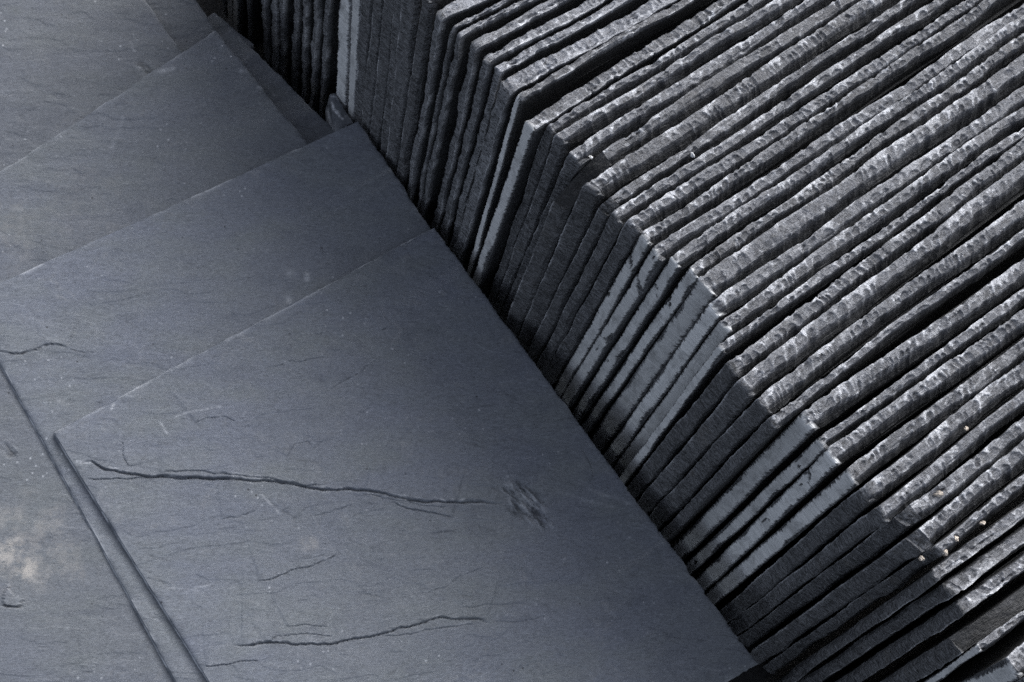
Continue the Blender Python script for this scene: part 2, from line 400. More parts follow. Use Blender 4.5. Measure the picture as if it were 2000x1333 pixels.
FULL = [
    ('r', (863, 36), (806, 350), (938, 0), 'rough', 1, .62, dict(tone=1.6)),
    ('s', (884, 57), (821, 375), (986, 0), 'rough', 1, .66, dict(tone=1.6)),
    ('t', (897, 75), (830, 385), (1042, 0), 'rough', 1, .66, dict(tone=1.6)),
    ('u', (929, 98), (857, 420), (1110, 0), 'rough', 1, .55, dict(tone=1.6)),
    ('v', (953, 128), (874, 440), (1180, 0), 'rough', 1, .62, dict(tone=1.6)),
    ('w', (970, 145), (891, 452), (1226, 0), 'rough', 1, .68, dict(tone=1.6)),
    ('x', (990, 183), (901, 492), (1312, 0), 'rough', 1, .80, dict(bruise_lit=.8, tone=1.6)),
    ('y', (1017, 198), (926, 515), (1356, 0), 'sawn', 1, .52, dict(bruise_lit=.9)),
    ('z', (1042, 257), (946, 530), (1450, 0), 'sawn', 1, .46, {}),
    ('t1', (1066, 245), (967, 545), (1456, 0), 'rough', 0, .88, {}),
    ('t2', (1083, 266), (976, 565), (1503, 0), 'rough', 0, .88, {}),
    ('t3', (1108, 301), (984, 597), (1570, 0), 'rough', 0, .84, {}),
    ('t4', (1101, 345), (995, 611), (1622, 0), 'rough', 0, .88, dict(chamfer=(.022, .026))),
    ('t5', (1137, 362), (1016, 647), (1674, 0), 'rough', 0, .92, {}),
    ('t6', (1172, 398), (1040, 670), (1750, 0), 'rough', 0, .84, dict(chamfer=(.006, .006))),
    ('t7', (1195, 417), (1058, 693), (1814, 0), 'rough', 0, .86, {}),
    ('t8', (1224, 434), (1078, 706), (1884, 0), 'rough', 0, .86, {}),
    ('t9', (1250, 458), (1090, 745), (1930, 0), 'sawn', 0, .90, dict(fracture=.12)),
    ('t10', (1274, 484), (1103, 763), (2000, 4), 'sawn', 0, .90, dict(fracture=.16)),
    ('t11', (1309, 501), (1130, 785), (2000, 38), 'sawn', 0, .90, dict(fracture=.05)),
    ('t12', (1344, 524), (1155, 800), (2000, 72), 'sawn', 0, .88, dict(fracture=.06)),
    ('t13', (1363, 547), (1170, 830), (2000, 108), 'sawn', 0, .90, {}),
    ('t14', (1383, 592), (1205, 850), (2000, 160), 'sawn', 0, .86, {}),
    ('t15', (1404, 627), (1214, 890), (2000, 200), 'sawn', 0, .92, {}),
    ('t16', (1400, 674), (1216, 923), (2000, 244), 'sawn', 0, .72, {}),
    ('t17', (1418, 708), (1232, 944), (2000, 272), 'rough', 0, .84, {}),
    ('t18', (1440, 745), (1250, 974), (2000, 322), 'rough', 0, .90, {}),
    ('t19', (1475, 780), (1276, 998), (2000, 385), 'rough', 0, .84, {}),
    ('t20', (1501, 816), (1302, 1028), (2000, 440), 'rough', 0, .78, {}),
    ('t21', (1560, 810), (1327, 1053), (2000, 500), 'sawn', 0, .86, {}),
    ('t22', (1596, 856), (1351, 1090), (2000, 557), 'sawn', 0, .82, dict(fracture=.10)),
    ('t23', (1614, 879), (1369, 1122), (2000, 598), 'sawn', 0, .88, dict(fracture=.06)),
    ('t24', (1651, 918), (1390, 1149), (2000, 655), 'sawn', 0, .86, {}),
    ('t25', (1678, 955), (1409, 1191), (2000, 705), 'rough', 0, .88, {}),
    ('t26', (1712, 989), (1430, 1215), (2000, 763), 'rough', 0, .86, {}),
    ('t27', (1757, 1005), (1450, 1240), (2000, 815), 'rough', 0, .78, dict(chamfer=(.006, .005))),
    ('t28', (1775, 1048), (1472, 1271), (2000, 868), 'rough', 0, .90, dict(chamfer=(.005, .004))),
    ('t29', (1821, 1068), (1497, 1298), (2000, 922), 'rough', 0, 1.15, {}),
    ('t30', (1835, 1136), (1551, 1333), (2000, 1016), 'rough', 1, 1.0, {}),
    ('t31', (1855, 1168), (1600, 1337), (2000, 1066), 'rough', 1, .90, {}),
    ('t32', (1887, 1199), (1678, 1333), (2000, 1116), 'rough', 1, .86, {}),
    ('t33', (1896, 1265), (1785, 1333), (2000, 1192), 'rough', 1, .66, dict(chamfer=(.05, .012))),
    ('t34', (1905, 1262), (1805, 1333), (2000, 1190), 'sawn', 0, .82, {}),
    ('t35', (1963, 1288), (1877, 1333), (2000, 1259), 'sawn', 0, .85, {}),
    ('t36', (1998, 1326), (1925, 1370), (2035, 1298), 'rough', 0, .85, {}),
    ('t37', (2034, 1362), (1965, 1405), (2075, 1332), 'rough', 0, .85, {}),
]
rows = []
fx0 = on_z(FULL[0][1], HT); fx1 = on_z(FULL[6][1], HT)
for i, (nm, p0, p1, end, rev, sh) in enumerate(STRIPS):
    xf = .2865
    a = on_x(p0, xf); b = on_x(p1, xf)
    e = (a - b) / np.linalg.norm(a - b)
    C = a + e * ((HT - a[2]) / e[2])
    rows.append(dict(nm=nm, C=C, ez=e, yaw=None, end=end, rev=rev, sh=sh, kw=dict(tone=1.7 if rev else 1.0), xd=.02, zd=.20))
for nm, pc, pb, pe, end, rev, sh, kw in FULL:
    C = on_z(pc, HT); E = on_z(pe, HT)
    b = on_x(pb, C[0]); e = (C - b) / np.linalg.norm(C - b)
    d = E - C
    rows.append(dict(nm=nm, C=C, ez=e, yaw=math.atan2(d[1], d[0]), end=end, rev=rev, sh=sh, kw=kw, xd=np.linalg.norm(d) + .012, zd=min(.235, np.linalg.norm(C - b) + .012)))
last = rows[-1]
for k in range(12):                      # unseen slates added below the frame so the row shades the front slab
    rows.append(dict(nm='n%d' % k, C=last['C'] + np.array([.0012 * (k % 3 - 1), -.0098 * (k + 1), .001 * (k % 2)]), ez=last['ez'], yaw=last['yaw'], end='rough', rev=0, sh=.85, kw={}, xd=.0, zd=.0))
ylim = [q for q in rows if q['yaw'] is not None]
for q in rows:
    if q['yaw'] is None: q['yaw'] = ylim[0]['yaw'] + (q['C'][1] - ylim[0]['C'][1]) * .3
# far-arris line of each slate in plan, to find the room up to the next one
def yline(q, X, z=0.0):
    return q['C'][1] + math.tan(q['yaw']) * (X - q['C'][0]) + z * q['ez'][1] / q['ez'][2]
XS = [(X, z) for X in (.29, .40, .50) for z in (0.0, -.15)]
def gap(a, b):
    g = np.array([yline(a, X, z) - yline(b, X, z) for X, z in XS]); return g[:2].mean(), g.min()
for i, q in enumerate(rows):
    if q['rev']:
        p = rows[i - 1] if i else None
        if p is None: near, tight = .012, .012
        else:
            near, tight = gap(p, q)
            if not p['rev']: near -= p['w']; tight -= p['w']
    else:
        if i + 1 == len(rows): near, tight = .010, .010
        else:
            p = rows[i + 1]; near, tight = gap(q, p)
            if p['rev']: near *= .52; tight *= .52
    q['room'] = np.array([near, tight])
    q['w'] = float(np.clip(min(near * q['sh'] * 1.0, tight * 1.0), .0016, .0110))
DEBUG = False
if DEBUG:
    for q in rows: print(q['nm'], (q['C'] * 1000).round(1), 'yaw %.1f' % math.degrees(q['yaw']), 'lean %.1f' % math.degrees(math.atan2(q['ez'][1], q['ez'][2])), 'w %.1f' % (q['w'] * 1000), (q['room'] * 1000).round(1) if 'room' in q else '')

LABELS = {
 'a00': 'barely lit upright slate farthest up the stack, at the top edge of the photo',
 'a0': 'second upright slate from the far end of the stack, mostly lost in shadow',
 'a1': 'dim smooth upright slate, left one of the shadowed pair near the far end',
 'a2': 'dim smooth upright slate, right one of the shadowed pair near the far end',
 'b': 'narrow grey slate strip in shade, first to the right of the dim smooth pair',
 'c': 'ragged slate strip in shade, second to the right of the dim smooth pair',
 'd': 'left slate of two close thin strips between black gaps',
 'e': 'right slate of two close thin strips between black gaps',
 'f': 'thin strip slate, fourth to the left of the pale pair above the offcut',
 'g': 'thin strip slate, third to the left of the pale pair above the offcut',
 'h': 'thin strip slate, second to the left of the pale pair above the offcut',
 'i': 'bright ragged strip slate just left of the pale pair above the offcut',
 'j': 'pale sawn upright slate directly above the veined offcut, left of the pair',
 'k': 'pale sawn upright slate above the veined offcut, right of the pair',
 'l': 'broad rough slate end touching the pale pair above the offcut',
 'm': 'rough slate end, second to the right of the pale pair above the offcut',
 'n': 'rough slate end, third to the right of the pale pair above the offcut',
 'o': 'narrowest of the rough slate ends right of the pale pair above the offcut',
 'p': 'rough slate end, fifth to the right of the pale pair above the offcut',
 'q': 'last broad rough slate end before the first slate with a lit corner',
 'r': 'farthest upright slate whose lit top corner is in the photo',
 's': 'upright slate with lit corner, second from the top of the photo',
 't': 'upright slate with lit corner, third from the top of the photo',
 'u': 'upright slate with lit corner, fourth from the top, a broad dark face below its edge',
 'v': 'upright slate with lit corner, fifth from the top of the photo',
 'w': 'upright slate with lit corner touching the wide pale topped slate from the left',
 'x': 'wide pale topped upright slate left of the slim one by the widest black gap',
 'y': 'slim upright slate whose bare dark face lines the widest black gap',
 'z': 'pale sawn ended upright slate just right of the widest black gap',
 't1': 'rough ended slate pressed against the pale one by the widest black gap',
 't2': 'rough ended slate, second right of the pale one by the widest black gap',
 't3': 'rough ended slate just left of the one with a snapped corner',
 't4': 'upright slate with its corner snapped off in a long dark slope',
 't5': 'thick rough ended slate just right of the one with a snapped corner',
 't6': 'rough ended slate, second right of the one with a snapped corner',
 't7': 'rough ended slate, third right of the one with a snapped corner',
 't8': 'last rough ended slate before the broad group of pale sawn ends',
 't9': 'first pale sawn end of the broad upper group, beside the rough ends',
 't10': 'second pale sawn end of the broad upper group, torn near its top',
 't11': 'third pale sawn end of the broad upper group, past a wider black gap',
 't12': 'fourth pale sawn end of the broad upper group',
 't13': 'fifth and thickest pale sawn end of the broad upper group',
 't14': 'sixth pale sawn end of the broad upper group',
 't15': 'seventh pale sawn end of the broad upper group, joined to the thinnest one',
 't16': 'thinnest and last pale sawn end of the broad upper group',
 't17': 'rough dark end just below the broad upper group of pale ends',
 't18': 'second rough dark end below the broad upper group of pale ends',
 't19': 'third rough dark end between the two groups of pale sawn ends',
 't20': 'rough dark end just above the lower group of four pale ends',
 't21': 'first and widest pale sawn end of the lower group of four',
 't22': 'second pale sawn end of the lower group of four, narrow and torn',
 't23': 'third pale sawn end of the lower group of four',
 't24': 'last pale sawn end of the lower group of four',
 't25': 'rough dark end directly below the lower group of four pale ends',
 't26': 'second rough dark end below the lower group of four pale ends',
 't27': 'rough dark slate carrying the largest tan grain of grit',
 't28': 'rough dark slate between the largest tan grain and the gritty chipped slate',
 't29': 'narrow chipped slate with several tan grains along its edge',
 't30': 'slate with a bright lower edge, first below the gritty chipped one',
 't31': 'slate with a bright lower edge, second below the gritty chipped one',
 't32': 'slate with a bright lower edge, above the black gap at lower right',
 't33': 'dark slate with a long broken top near the lower right corner',
 't34': 'pale sawn ended slate next to the dark broken one at lower right',
 't35': 'pale sawn ended slate nearest the lower right corner of the photo',
 't36': 'upright slate cut off by the very lower right corner of the photo',
}

standing = {}
for i, q in enumerate(rows):
    ez = q['ez'].copy(); ex = np.array([math.cos(q['yaw']), math.sin(q['yaw']), 0.0])
    ex -= ez * (ex @ ez); ex /= np.linalg.norm(ex)
    Hs = (HT - GROUND) / ez[2] - .0005
    L = .52 + .012 * math.sin(i * 2.3)
    o = standing_slate(q['C'], ex, ez, q['w'], L, Hs, q['xd'], q['zd'], q['end'], q['rev'], i * 3 + 11, **q['kw'])
    standing[q['nm']] = o

# ------------------------------------------------------------------ flat slates
def dist_poly(pts, PTS):
    """distance from each of PTS to the polyline pts, signed side and position along it 0..1"""
    best = np.full(len(PTS), 1e9); side = np.zeros(len(PTS)); along = np.zeros(len(PTS))
    seg = np.linalg.norm(np.diff(pts, axis=0), axis=1); tot = seg.sum(); acc = 0
    for a, b, l in zip(pts[:-1], pts[1:], seg):
        d = b - a; k = np.clip(((PTS - a) @ d) / (l * l), 0, 1)
        c = a + k[:, None] * d; dd = np.linalg.norm(PTS - c, axis=1)
        sd = d[0] * (PTS[:, 1] - a[1]) - d[1] * (PTS[:, 0] - a[0])
        m = dd < best
        best[m] = dd[m]; side[m] = sd[m]; along[m] = (acc + k[m] * l) / tot
        acc += l
    return best, np.sign(side), along
def densify(pts, step, amp, seed):
    out = []
    for a, b in zip(pts[:-1], pts[1:]):
        n = max(2, int(np.linalg.norm(b - a) / step))
        for k in range(n): out.append(a + (b - a) * k / n)
    out.append(pts[-1]); out = np.array(out)
    s = np.arange(len(out)) * step
    out[:, 0] += amp * fbm(s * 180, s * 0, seed); out[:, 1] += amp * fbm(s * 180, s * 0 + 9, seed)
    return out

def flat_slate(name, corners, z, thick, step, seed, tone=1.0, bevel=(0, 0, 0, 0), cracks=(), stains=(), scars=(), marks=(), rough_edge=.0006, rim_amt=.2, hair=0, side_rough=(1, 1, 1, 1)):
    """corners: four photo pixels TL, TR, BR, BL; z: height of its upper face. bevel: how far each side slopes out below."""
    Cn = [on_z(c, z) for c in corners]
    c0 = np.mean(Cn, 0)
    TL, TR, BR, BL = [c[:2] - c0[:2] for c in Cn]
    nu = int(max(np.linalg.norm(TR - TL), np.linalg.norm(BR - BL)) / step); nv = int(max(np.linalg.norm(BL - TL), np.linalg.norm(BR - TR)) / step)
    uu = np.linspace(0, 1, nu); vv = np.linspace(0, 1, nv)
    U, W = np.meshgrid(uu, vv, indexing='ij')
    XY = ((1 - U) * (1 - W))[..., None] * TL + (U * (1 - W))[..., None] * TR + (U * W)[..., None] * BR + ((1 - U) * W)[..., None] * BL
    cen = (TL + TR + BR + BL) / 4
    # chipped outline: pull the border in by noise that dies away inside
    for k, (dist, n_in, al) in enumerate(((W, BL - TL, U), (1 - U, TL - TR, W), (1 - W, TL - BL, U), (U, TR - TL, W))):
        ln = np.linalg.norm(n_in); n_in = n_in / ln
        al_len = np.linalg.norm(TR - TL) if k in (0, 2) else np.linalg.norm(BL - TL)
        sa = al * al_len
        # a dressed edge: shallow scallops meeting in small points, and a few bigger bites
        sc = .5 + .5 * vn(sa * 130, sa * 0 + k * 7, seed); bite = np.clip(vn(sa * 38, sa * 0 + k * 11, seed + 2) - .45, 0, 1)
        amt = rough_edge * side_rough[k] * (1.0 * np.abs(fbm(sa * 260, sa * 0 + k * 5, seed + 1, 3)) + .9 * sc + 2.4 * bite)
        fall = np.exp(-dist * ln / .004)
        XY = XY + (amt * fall)[..., None] * n_in
    pts = XY.reshape(-1, 2)
    ca, sa_ = math.cos(math.radians(-31)), math.sin(math.radians(-31))
    gx = pts[:, 0] * ca + pts[:, 1] * sa_; gy = -pts[:, 0] * sa_ + pts[:, 1] * ca        # along and across the grain
    h = .00060 * fbm(pts[:, 0] * 9, pts[:, 1] * 9, seed + 3, 2) + .00058 * fbm(gx * 20, gy * 62, seed + 4, 4) + .00005 * fbm(pts[:, 0] * 300, pts[:, 1] * 620, seed + 5, 3)
    # cleavage terraces: very low ragged steps
    ter = fbm(gx * 10 + 3, gy * 30, seed + 6, 5)
    for lev in (-.34, -.08, .18, .40): h = h + .00020 * sm(ter, lev, lev + .03)
    crack = np.zeros(len(pts)); stain = np.zeros(len(pts)); bru_lit = np.zeros(len(pts))
    wp = lambda px: np.array([on_z(p, z)[:2] - c0[:2] for p in px])
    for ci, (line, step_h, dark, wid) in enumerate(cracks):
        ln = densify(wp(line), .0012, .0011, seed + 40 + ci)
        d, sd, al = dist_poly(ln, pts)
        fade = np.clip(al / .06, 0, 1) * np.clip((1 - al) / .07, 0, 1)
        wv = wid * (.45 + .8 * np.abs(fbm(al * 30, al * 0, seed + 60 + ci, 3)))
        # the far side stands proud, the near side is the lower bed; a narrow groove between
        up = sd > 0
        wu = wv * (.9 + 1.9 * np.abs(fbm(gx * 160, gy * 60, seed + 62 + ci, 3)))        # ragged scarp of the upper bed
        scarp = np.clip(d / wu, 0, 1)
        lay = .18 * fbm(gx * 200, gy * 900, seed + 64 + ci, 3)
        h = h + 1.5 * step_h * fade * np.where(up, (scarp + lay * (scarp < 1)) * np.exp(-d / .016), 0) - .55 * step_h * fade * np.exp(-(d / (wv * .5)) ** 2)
        crack = np.maximum(crack, fade * np.maximum(min(1.0, dark * 1.15) * np.exp(-(d / (wv * .34)) ** 2), np.where(up, .50 * dark * (1 - sm(scarp, .35, 1.0)) * (.6 + 1.6 * lay / .18 * .3), 0)))  # darkens the groove and paints shade on the scarp above it
        bru_lit = np.maximum(bru_lit, .22 * dark * fade * np.exp(-((d - wv * .9) / (wv * .55)) ** 2) * (sd < 0) * (.4 + .6 * sm(fbm(gx * 120, gy * 120, seed + 71), -.2, .3)))  # painted light on the lower lip of the crack
        bru_lit = np.maximum(bru_lit, .28 * fade * np.exp(-((d - wv * 1.4) / (wv * .8)) ** 2) * (sd > 0) * sm(fbm(pts[:, 0] * 300, pts[:, 1] * 300, seed + 70), .1, .5))
    for si, (px, rad, asp, amt) in enumerate(stains):
        p0 = wp([px])[0]; q = (pts - p0) / rad; q[:, 1] *= asp
        rr = np.linalg.norm(q, axis=1) + .75 * fbm(pts[:, 0] * 110, pts[:, 1] * 110, seed + 80 + si, 5)
        stain = np.maximum(stain, amt * sm(-rr, -1.0, -.25))
    for si, (px, rad, depth) in enumerate(scars):
        p0 = wp([px])[0]; q = pts - p0
        c7, s7 = math.cos(math.radians(-80)), math.sin(math.radians(-80))
        kx = q[:, 0] * c7 + q[:, 1] * s7; ky = -q[:, 0] * s7 + q[:, 1] * c7                # along and across the tear
        rr = np.hypot(kx / rad[0], ky / rad[1]) + .50 * fbm(pts[:, 0] * 120, pts[:, 1] * 120, seed + 90 + si, 4)
        k = sm(-rr, -1.15, -.35)
        st = fbm(kx * 110 + 9, ky * 420, seed + 95 + si, 4)
        h = h - depth * k * (.35 + 1.1 * st)
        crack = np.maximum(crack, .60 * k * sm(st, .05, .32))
        bru_lit = np.maximum(bru_lit, .26 * k * sm(-st, .02, .35))
    for mi, (line, amt, wid) in enumerate(marks):
        ln = densify(wp(line), .0008, .0006, seed + 120 + mi)
        d, sd, al = dist_poly(ln, pts)
        bru_lit = np.maximum(bru_lit, amt * np.exp(-(d / wid) ** 2) * (.35 + .65 * sm(vn(al * 25, al * 0, seed + 130 + mi), -.3, .3)))
    # hairline splits and scratches along the grain, in places of their own on each slate
    hr = np.random.default_rng(seed + 500)
    vis = np.array([on_z(p, z)[:2] - c0[:2] for p in [(0, 0), (2000, 0), (2000, 1333), (0, 1333)]])
    for hi in range(hair):
        p0 = pts[hr.integers(len(pts))]
        px_ = (np.array([p0[0] + c0[0], p0[1] + c0[1], z]) - CAM) @ R; px_ = px_ / px_[2] * F + np.array([PX, PY, 0])
        if not (-50 < px_[0] < 1500 and -50 < px_[1] < 1400): continue
        an = math.radians(-31) + hr.normal(0, .32); ln_ = hr.uniform(.006, .026); cv = hr.normal(0, .25)
        kk_ = np.linspace(-.5, .5, 5)
        line = np.array([p0 + ln_ * k_ * np.array([math.cos(an + cv * k_), math.sin(an + cv * k_)]) for k_ in kk_])
        near = np.linalg.norm(pts - p0, axis=1) < ln_ * .7 + .004
        if not near.any(): continue
        ln2 = densify(line, .0008, .0006, seed + 520 + hi)
        d, sd, al = dist_poly(ln2, pts[near])
        tp = np.clip(al / .3, 0, 1) * np.clip((1 - al) / .3, 0, 1) * (.5 + .8 * np.clip(vn(al * 14, al * 0, seed + hi), -.4, .6))
        am = hr.uniform(.18, .55)
        if hr.random() < .68:
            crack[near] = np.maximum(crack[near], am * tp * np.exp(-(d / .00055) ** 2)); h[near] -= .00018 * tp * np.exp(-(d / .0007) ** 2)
        else: bru_lit[near] = np.maximum(bru_lit[near], am * .6 * tp * np.exp(-(d / .00055) ** 2))
    rim = np.minimum(np.minimum(U * np.linalg.norm(TR - TL), (1 - U) * np.linalg.norm(TR - TL)), np.minimum(W, 1 - W) * np.linalg.norm(BL - TL)).ravel()
    bru_lit = np.maximum(bru_lit, rim_amt * np.exp(-rim / .0007) * sm(fbm(pts[:, 0] * 120, pts[:, 1] * 120, seed + 140, 3), -.1, .45))
    h = h - .0006 * np.exp(-rim / .0009)
    V = [np.column_stack([pts, h])]
    idx = np.arange(nu * nv).reshape(nu, nv)
    quads = np.stack([idx[:-1, :-1], idx[:-1, 1:], idx[1:, 1:], idx[1:, :-1]], -1).reshape(-1, 4)
    loop = np.concatenate([idx[:-1, 0], idx[-1, :-1], idx[1:, -1][::-1], idx[0, 1:][::-1]])   # TL>TR>BR>BL
    side = np.concatenate([np.zeros(nu - 1), np.ones(nv - 1), np.full(nu - 1, 2), np.full(nv - 1, 3)]).astype(int)
    outn = [TL - BL, TR - TL, BL - TL, TL - TR]; outn = np.array([o / np.linalg.norm(o) for o in outn])
    base = pts[loop]; nl = len(loop)
    sA = np.arange(nl) * step
    bev = np.array(bevel)[side]
    kk = np.ones(25) / 25.0  # eases the bevel from one side into the next
    bev = np.convolve(np.concatenate([bev[-12:], bev, bev[:12]]), kk, 'valid')
    prev = loop; quads = [quads]; nV = nu * nv
    for f in (.22, .5, .78, 1.0):
        j = .0003 * np.array(side_rough)[side] * fbm(sA * 300, sA * 0 + f * 30, seed + 150, 2)
        xy = base + outn[side] * (bev * f + j)[:, None]
        zz = h[loop] * (1 - f) - thick * f
        V.append(np.column_stack([xy, zz])); cur = np.arange(nl) + nV; nV += nl
        quads.append(np.stack([prev, cur, np.roll(cur, -1), np.roll(prev, -1)], -1)); prev = cur
    V = np.concatenate(V); quads = np.concatenate(quads)
    side_lit = np.concatenate([a * sm(fbm(sA * 150, sA * 0 + a * 40, seed + 160, 3), -.25, .35) for a in (.35, .95, .55, .0)])  # pale rows that paint a lit edge along the sides
    pad = np.zeros(len(V) - len(pts))
    o = build(name, V, quads, [prev[::-1]], {'crack': np.concatenate([np.clip(crack, 0, 1), pad]), 'stain': np.concatenate([stain, pad]), 'bruise_lit': np.concatenate([np.clip(bru_lit, 0, 1), side_lit]), 'tone': np.full(len(V), tone)}, MAT_FLAT)
    me = o.data
    o.location = c0
    return o

flats = {}
flats['A'] = flat_slate('flat_slate', [(105, 845), (851, 443), (1486, 1299), (677, 1761)], 0.0, .0040, .0006, 201,
    bevel=(.0018, .0006, 0, .0010), rough_edge=.0012, rim_amt=.40, hair=46, side_rough=(.45, 1.15, 1, .16),
    cracks=[([(147, 905), (180, 903), (205, 920), (245, 925), (285, 932), (360, 935), (480, 938), (560, 944), (625, 958), (700, 958), (750, 966), (800, 978), (860, 982), (935, 981), (990, 985)], .0009, .85, .0011),
            ([(165, 936), (240, 936), (310, 930), (380, 934), (470, 940)], .0004, .5, .0006),
            ([(310, 926), (370, 920), (440, 928), (520, 934), (585, 950), (640, 948)], .0004, .45, .0008),
            ([(700, 962), (760, 975), (830, 990), (880, 990)], .0003, .4, .0007),
            ([(740, 1243), (800, 1240), (850, 1228), (930, 1222)], .0003, .4, .0007),
            ([(520, 1262), (540, 1245), (600, 1238), (650, 1246)], .0003, .35, .0007),
            ([(960, 1217), (1010, 1214), (1070, 1204)], .0002, .35, .0008), ([(900, 1190), (960, 1182), (1030, 1180)], .0002, .3, .0010),
            ([(610, 1010), (650, 1000), (690, 985)], .0002, .4, .0006), ([(430, 1016), (470, 1010), (500, 1000)], .0002, .4, .0006),
            ([(455, 1264), (520, 1258), (570, 1259), (645, 1262), (690, 1248), (740, 1243), (800, 1224), (860, 1209), (905, 1209), (960, 1217)], .0008, .8, .0010),
            ([(400, 1302), (440, 1301), (470, 1294), (505, 1292)], .0004, .6, .0006),
            ([(505, 1136), (535, 1132), (565, 1115), (610, 1106), (660, 1084)], .0004, .55, .0006),
            ([(768, 983), (800, 995), (850, 1003), (885, 1013)], .0005, .6, .0007),
            ([(520, 720), (560, 710), (600, 704), (640, 700)], .0002, .4, .0005),
            ([(640, 765), (690, 735), (740, 700)], .0002, .45, .0005),
            ([(380, 830), (400, 820), (440, 818), (460, 826)], .0003, .45, .0006),
            ([(560, 895), (575, 870), (600, 862), (615, 878)], .0002, .35, .0005),
            ([(820, 1160), (870, 1150), (900, 1125), (945, 1108)], .0002, .35, .0006),
            ([(560, 1230), (600, 1221), (640, 1226)], .0003, .4, .0006),
            ([(585, 654), (620, 655), (640, 650)], .0002, .4, .0005),
            ([(740, 650), (765, 637)], .0002, .5, .0005),
            ([(575, 1095), (640, 1085)], .0001, .3, .0005),
            ([(240, 862), (243, 895), (252, 915)], .0003, .4, .0006),
            ([(1150, 950), (1158, 925), (1140, 880)], .0002, .25, .0006),
            ([(1232, 958), (1245, 985), (1275, 1010), (1290, 1050)], .0005, .5, .0012),
            ([(1040, 690), (1050, 718), (1068, 720)], .0004, .45, .0010)],
    scars=[((1022, 978), (.017, .010), .0022), ((1056, 1008), (.011, .007), .0022)],
    stains=[((604, 1062), .006, 1.0, .25)],
    marks=[([(312, 826), (325, 848)], .5, .0005), ([(218, 800), (224, 788)], .5, .0007), ([(150, 903), (175, 903)], .6, .0008),
           ([(345, 815), (380, 805), (430, 796)], .25, .0006), ([(1150, 955), (1230, 985)], .14, .0010), ([(1090, 960), (1150, 980), (1200, 990)], .12, .0012)])
flats['B'] = flat_slate('flat_slate', [(-69, 583), (700, 236), (1385, 1225), (470, 1560)], -.0043, .0026, .0010, 251,
    bevel=(0, .0004, 0, .0011), tone=1.0, rough_edge=.0009, rim_amt=.55, hair=22, side_rough=(.5, 1.2, 1, .20),
    cracks=[([(-10, 684), (15, 690), (42, 692), (70, 683), (88, 674), (110, 676), (135, 682)], .0005, .95, .0007),
            ([(135, 682), (160, 690), (190, 690)], .0002, .4, .0005),
            ([(355, 1222), (352, 1240), (356, 1262)], .0003, .9, .0008), ([(305, 1185), (300, 1200)], .0002, .5, .0006)],
    marks=[([(600, 533), (600, 545)], .4, .0012), ([(562, 532), (572, 540)], .25, .0020), ([(560, 580), (565, 590)], .3, .0015),
           ([(65, 658), (100, 664), (125, 672)], .18, .0006), ([(345, 290), (480, 352), (600, 275)], 0, .001)])
flats['C'] = flat_slate('flat_slate', [(-830, 880), (421, 57), (1225, 1040), (30, 1930)], -.0072, .0026, .0012, 301,
    bevel=(0, 0, 0, .001), tone=.84, rough_edge=.0009, hair=24,  # own tone, lowered further for the dimness at the upper left
    scars=[((19, 881), (.0045, .003), .0012)], cracks=[([(0, 1183), (20, 1188), (40, 1187), (50, 1172)], .0007, .85, .0010),
            ([(205, 1048), (222, 1052), (238, 1062)], .0002, .4, .0006), ([(160, 1315), (185, 1312)], .0002, .4, .0007)],
    stains=[((48, 1112), .010, 1.2, .85), ((8, 1085), .013, .8, .6), ((60, 1060), .026, .8, .25), ((20, 450), .024, .7, .14), ((150, 400), .03, 1, .08)],
    marks=[([(310, 140), (325, 138), (340, 134)], .45, .0010), ([(240, 230), (235, 255), (215, 292)], .18, .0006), ([(470, 140), (485, 138)], .4, .0010), ([(505, 170), (510, 172)], .5, .0010),
           ([(20, 330), (40, 322)], 0, .0008)])
flats['D'] = flat_slate('flat_slate', [(-985, 345), (75, -300), (555, 386), (-500, 1040)], -.0102, .0030, .0012, 351, tone=.72, hair=14, rough_edge=.0007,  # own darker tone, with the dim upper left worked into it
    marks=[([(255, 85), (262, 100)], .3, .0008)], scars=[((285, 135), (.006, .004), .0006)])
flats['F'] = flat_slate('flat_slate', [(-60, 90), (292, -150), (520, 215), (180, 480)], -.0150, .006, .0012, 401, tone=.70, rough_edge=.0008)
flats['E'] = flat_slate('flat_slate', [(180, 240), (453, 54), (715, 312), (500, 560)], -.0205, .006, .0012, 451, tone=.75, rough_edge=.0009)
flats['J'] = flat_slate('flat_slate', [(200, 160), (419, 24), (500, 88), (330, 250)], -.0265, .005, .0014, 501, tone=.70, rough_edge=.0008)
flats['K'] = flat_slate('slate_offcut', [(643, 184), (656, 180), (692, 240), (655, 262)], -.014, .018, .0007, 551, tone=.70, rough_edge=.0006,
    bevel=(.001, 0, 0, .002), marks=[([(647, 200), (651, 212), (658, 220), (664, 229), (669, 233)], .95, .0006), ([(655, 215), (663, 220), (663, 226)], .8, .0004), ([(649, 189), (658, 190)], .7, .0006)])
o = flats['K']

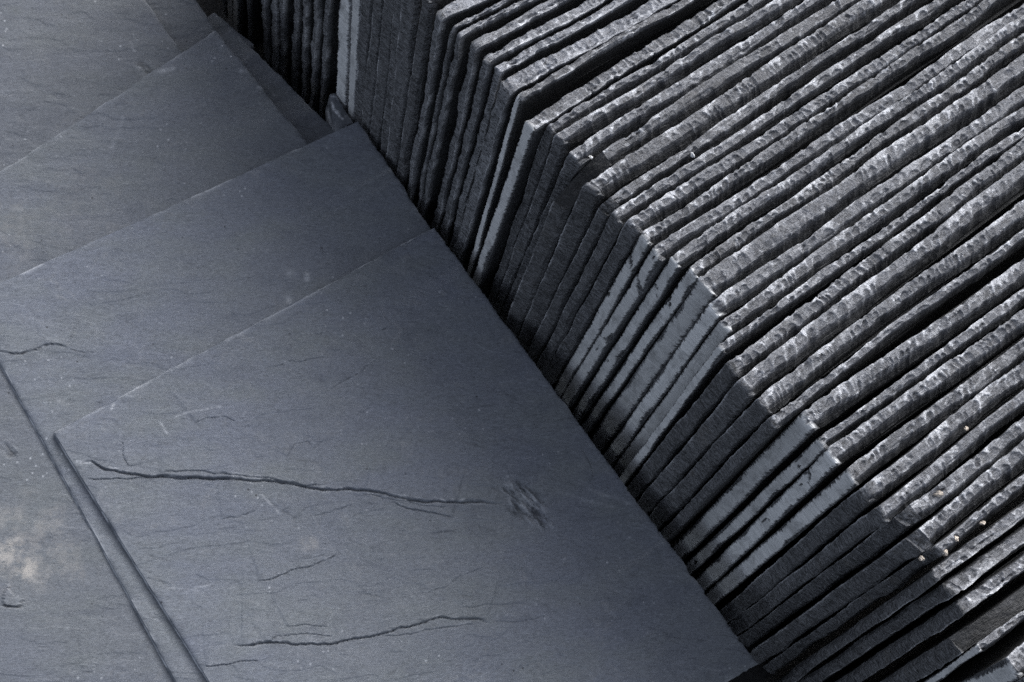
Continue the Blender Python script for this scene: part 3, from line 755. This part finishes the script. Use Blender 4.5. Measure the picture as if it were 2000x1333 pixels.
# ------------------------------------------------------------------ ground with the raised bed under the flat slates
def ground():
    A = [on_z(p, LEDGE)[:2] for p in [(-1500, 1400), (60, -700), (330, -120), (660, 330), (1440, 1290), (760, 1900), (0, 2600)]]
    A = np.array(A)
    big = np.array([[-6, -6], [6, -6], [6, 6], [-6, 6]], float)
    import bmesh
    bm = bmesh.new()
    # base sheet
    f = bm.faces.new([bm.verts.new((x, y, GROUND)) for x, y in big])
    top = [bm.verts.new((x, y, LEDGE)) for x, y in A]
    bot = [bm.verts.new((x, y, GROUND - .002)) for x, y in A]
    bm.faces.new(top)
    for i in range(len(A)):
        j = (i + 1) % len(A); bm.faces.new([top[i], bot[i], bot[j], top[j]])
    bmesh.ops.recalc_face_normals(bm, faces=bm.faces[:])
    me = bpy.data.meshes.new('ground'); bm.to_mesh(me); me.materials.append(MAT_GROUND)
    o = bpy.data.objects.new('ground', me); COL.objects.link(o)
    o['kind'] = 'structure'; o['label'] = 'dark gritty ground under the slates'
ground()

# ------------------------------------------------------------------ grit
def grit(px, size, mat, label, seed, dz=0.0, group=None):
    import bmesh
    rr = np.random.default_rng(seed)
    bm = bmesh.new(); bmesh.ops.create_icosphere(bm, subdivisions=2, radius=size)
    for vtx in bm.verts:
        k = 1 + .35 * rr.uniform(-1, 1); vtx.co = (vtx.co.x * k * 1.15, vtx.co.y * k * .9, vtx.co.z * k * .8)
    me = bpy.data.meshes.new('grit_grain'); bm.to_mesh(me); bm.free(); me.materials.append(mat)
    o = bpy.data.objects.new('grit_grain', me); COL.objects.link(o)
    o.location = on_z(px, HT + dz); o.rotation_euler = rr.uniform(0, 3, 3)
    o['label'] = label; o['category'] = 'grit'; o['group'] = 'grains of grit caught on the slate edges'
    return o
grit((1833, 966), .0017, MAT_GRIT, 'largest tan grain, alone on the edge of a rough-ended slate', 1, -.001)
grit((1867, 1053), .0013, MAT_GRIT, 'small tan grain on the slate just above the two touching grains', 2, -.001)
grit((1846, 1080), .0014, MAT_GRIT, 'longish cream grain wedged in the dark chipped gap', 3, -.003)
grit((1800, 1091), .0012, MAT_GRIT, 'pinkish grain at the lower end of the dark chipped gap', 4, -.004)
grit((1919, 1022), .0012, MAT_GRIT, 'pale pink grain in the gap nearest the right edge of the photo', 5, -.003)
grit((1887, 838), .0010, MAT_GRIT, 'brownish grain in the gap, highest of the tan grains', 6, -.002)
grit((1353, 303), .0011, MAT_PALE, 'white grain on the wide slate beyond the snapped-corner slate', 7, .0)
grit((1154, 308), .0010, MAT_PALE, 'grey grain beside the snapped corner of an upright slate', 8, -.004)

# ------------------------------------------------------------------ labels
for k, o in standing.items():
    o['category'] = 'slate'; o['group'] = 'slates standing on edge in the stack'
    o['label'] = LABELS.get(k, 'unseen upright slate continuing the stack, added beyond the lower right corner')
FL = {'A': 'large topmost flat slate crossed by two long dark cracks', 'B': 'flat slate just under the cracked topmost one, its upper edge a thin bright line',
      'C': 'flat slate with rusty beige stains, third from the top of the pile', 'D': 'greenish grey flat slate filling the upper left corner',
      'F': 'dark flat slate strip beside the greenish upper left slate', 'E': 'narrow dark strip of flat slate in shade between pile and upright stack',
      'J': 'dark slate corner lowest in the pile, at the top by the shaded stack', 'K': 'small slate offcut with a white forked vein, wedged against the stack'}
for k, o in flats.items():
    o['category'] = 'slate'; o['label'] = FL[k]
    if k != 'K': o['group'] = 'flat slates fanned out in a pile'

# ------------------------------------------------------------------ light
SUN_EL, SUN_AZ = 40.0, 24.0          # azimuth counted from +X (over the stack) towards +Y (up the row)
world = bpy.data.worlds.new('World'); scene.world = world; world.use_nodes = True
nt = world.node_tree; nt.nodes.clear()
sky = nt.nodes.new('ShaderNodeTexSky'); sky.sky_type = 'NISHITA'; sky.sun_disc = False
sky.sun_elevation = math.radians(SUN_EL); sky.sun_rotation = math.radians(90 - SUN_AZ)
sky.dust_density = 4.0; sky.air_density = 0.7; sky.ozone_density = 1.0
bg = nt.nodes.new('ShaderNodeBackground'); bg.inputs[1].default_value = 0.116
wo = nt.nodes.new('ShaderNodeOutputWorld')
hs = nt.nodes.new('ShaderNodeHueSaturation'); hs.inputs['Saturation'].default_value = .46
nt.links.new(sky.outputs[0], hs.inputs['Color']); nt.links.new(hs.outputs[0], bg.inputs[0]); nt.links.new(bg.outputs[0], wo.inputs[0])
sun = bpy.data.lights.new('sun', 'SUN'); sun.energy = 1.48; sun.angle = math.radians(56); sun.color = (.925, .96, 1.0)
so = bpy.data.objects.new('sun', sun); COL.objects.link(so)
el, az = math.radians(SUN_EL), math.radians(SUN_AZ)
from mathutils import Vector
dirv = Vector((math.cos(el) * math.cos(az), math.cos(el) * math.sin(az), math.sin(el)))
so.rotation_euler = dirv.to_track_quat('Z', 'Y').to_euler()

scene.cycles.use_denoising = False
scene.view_settings.view_transform = 'Standard'; scene.view_settings.look = 'None'
scene.view_settings.exposure = 1.28; scene.view_settings.gamma = 1.0; scene.view_settings.use_curve_mapping = False
